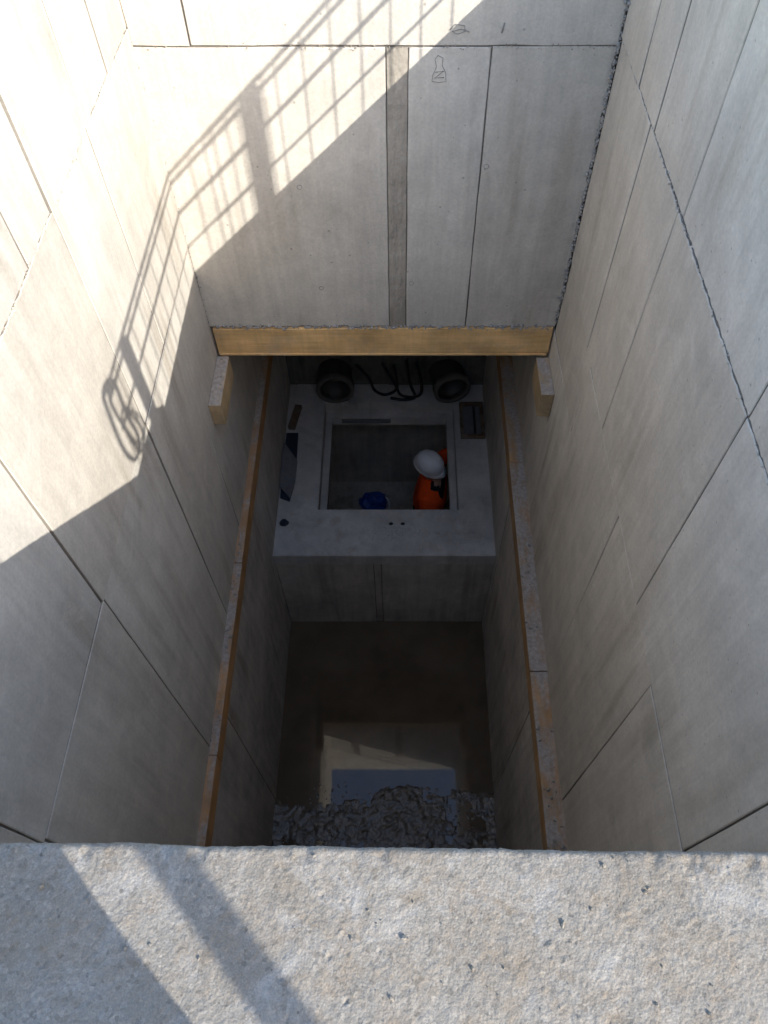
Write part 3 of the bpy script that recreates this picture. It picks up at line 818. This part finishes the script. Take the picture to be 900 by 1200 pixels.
JP = dict(pelvis=(0, 0, .95, (.15, .12)), spine=(.0, 0, 1.14, (.155, .12)), chest=(.02, 0, 1.36, (.18, .125)), neck=(.04, 0, 1.51, .06),
          skull=(.08, 0, 1.62, .088), crown=(.08, 0, 1.70, .075),
          l_shoulder=(.02, .20, 1.43, .075), l_elbow=(.0, .225, 1.15, .06), l_wrist=(.08, .20, .92, .040), l_palm=(.11, .19, .86, .036),
          r_shoulder=(.02, -.20, 1.43, .075), r_elbow=(.0, -.225, 1.15, .06), r_wrist=(.08, -.20, .92, .040), r_palm=(.11, -.19, .86, .036),
          l_hip=(0, .10, .90, .105), l_knee=(.02, .11, .50, .072), l_ankle=(.0, .12, .09, .055), l_toe=(.17, .13, .045, .042),
          r_hip=(0, -.10, .90, .105), r_knee=(.02, -.11, .50, .072), r_ankle=(.0, -.12, .09, .055), r_toe=(.17, -.13, .045, .042))
P_COL = dict(W_COL, jacket='navy')
build_person('person', 'person in dark work clothes standing behind the ledge, casting its left shadow', JP, (.020, -.60, zz(GROUND)), math.radians(90), P_COL, None)

# ------------------------------------------------------------------ guard fence on the right wall top (throws the shadow)
FX = XR + .50; FT = zz(TOP) + .985
def post(name, x, y, h, r, label, group):
    t = thing(name, label, 'post', group, loc=(x, y, zz(TOP)))
    if r > .026: box_obj('upright', (-r, r, -r, r, .008, h), 'steel', t, .003)
    else: tube('upright', [(0, 0, 0.008), (0, 0, h)], r, 'steel', t, 14)
    box_obj('base_plate', (-.075, .075, -.075, .075, 0, .0078), 'steel', t)
    return t
post('fence_post', FX + .035, -.42, 1.0, .0265, 'square steel fence post on the right wall top near the ledge', 'fence posts')
post('fence_post', FX + .035, 1.03, 1.0, .0265, 'square steel fence post midway along the right wall top', 'fence posts')
post('fence_post', FX + .035, 2.62, 1.0, .0265, 'square steel fence post on the right wall top near the back', 'fence posts')
def fence(y0, y1, x, dz, label, pitch):
    t = thing('mesh_fence_panel', label, 'fence', 'mesh fence panels', loc=(x, y0, zz(TOP)))
    L = y1 - y0
    for h, r in ((.980, .0085), (.936, .0085), (.785, .0085), (.60, .006), (.40, .0055), (.20, .0055), (.02, .0085)):
        tube('rail', [(0, 0, h + dz), (0, L, h + dz)], r, 'steel', t, 8)
    n = int(L / pitch)
    base = None
    for k in range(n + 1):
        if base is None:
            base = tube('wire', [(.009, 0, .02 + dz), (.009, 0, .98 + dz)], .0030, 'steel', t, 6); o = base
        else:
            o = base.copy(); COL.objects.link(o)
        o.location = (0, k * L / n, 0)
    return t
fence(-.66, 1.12, FX, 0, 'steel mesh fence panel on the right wall top nearest the ledge', .125)
fence(.84, 3.36, FX - .022, -.026, 'steel mesh fence panel on the right wall top towards the back', .115)
hose = thing('hose_coil', 'black hose coil hanging on the fence end beside the ledge', 'hose', loc=(FX - .03, -.60, FT - .1))
for k, (a, b, dy, dz) in enumerate(((.075, .20, 0, -.12), (.060, .185, .03, -.15), (.050, .15, .045, -.20))):
    tube('coil', [(.012 * k - .01 + .01 * math.sin(3 * t + k), dy + (a + .016 * math.sin(2 * t + 1.7 * k) + .010 * math.sin(3 * t + k)) * math.sin(t) - .0875 * b * math.cos(t), dz + (b + .022 * math.sin(2 * t + k * 2.1)) * math.cos(t)) for t in np.linspace(0, 2 * math.pi, 34)], .0105 - .002 * k, 'black', hose, 7)
tube('hose_tail', wob([(0, .03, -.33), (.0, .08, -.40), (0, .10, -.47), (0, .14, -.50), (0, .15, -.62)], .008), .008, 'black', hose, 7)
kb = box_obj('shadow_beam', (-.05, .05, -.33, .33, 0, .105), 'oldwood', None, .004); kb.location = (XR + .055, -.175, zz(TOP))  # unseen beam added to cast the step in the left wall's shadow edge
tag(kb, 'unseen beam added on the right wall top to shape the ledge corner shadow', 'beam')
pole = thing('scaffold_pole', 'tall steel scaffold pole behind the ledge on the right', 'pole', loc=(FX, -1.535, zz(GROUND)))
tube('tube', [(0, 0, .008), (0, 0, 3.1)], .0242, 'steel', pole, 16)
box_obj('base_plate', (-.075, .075, -.075, .075, 0, .0078), 'steel', pole)
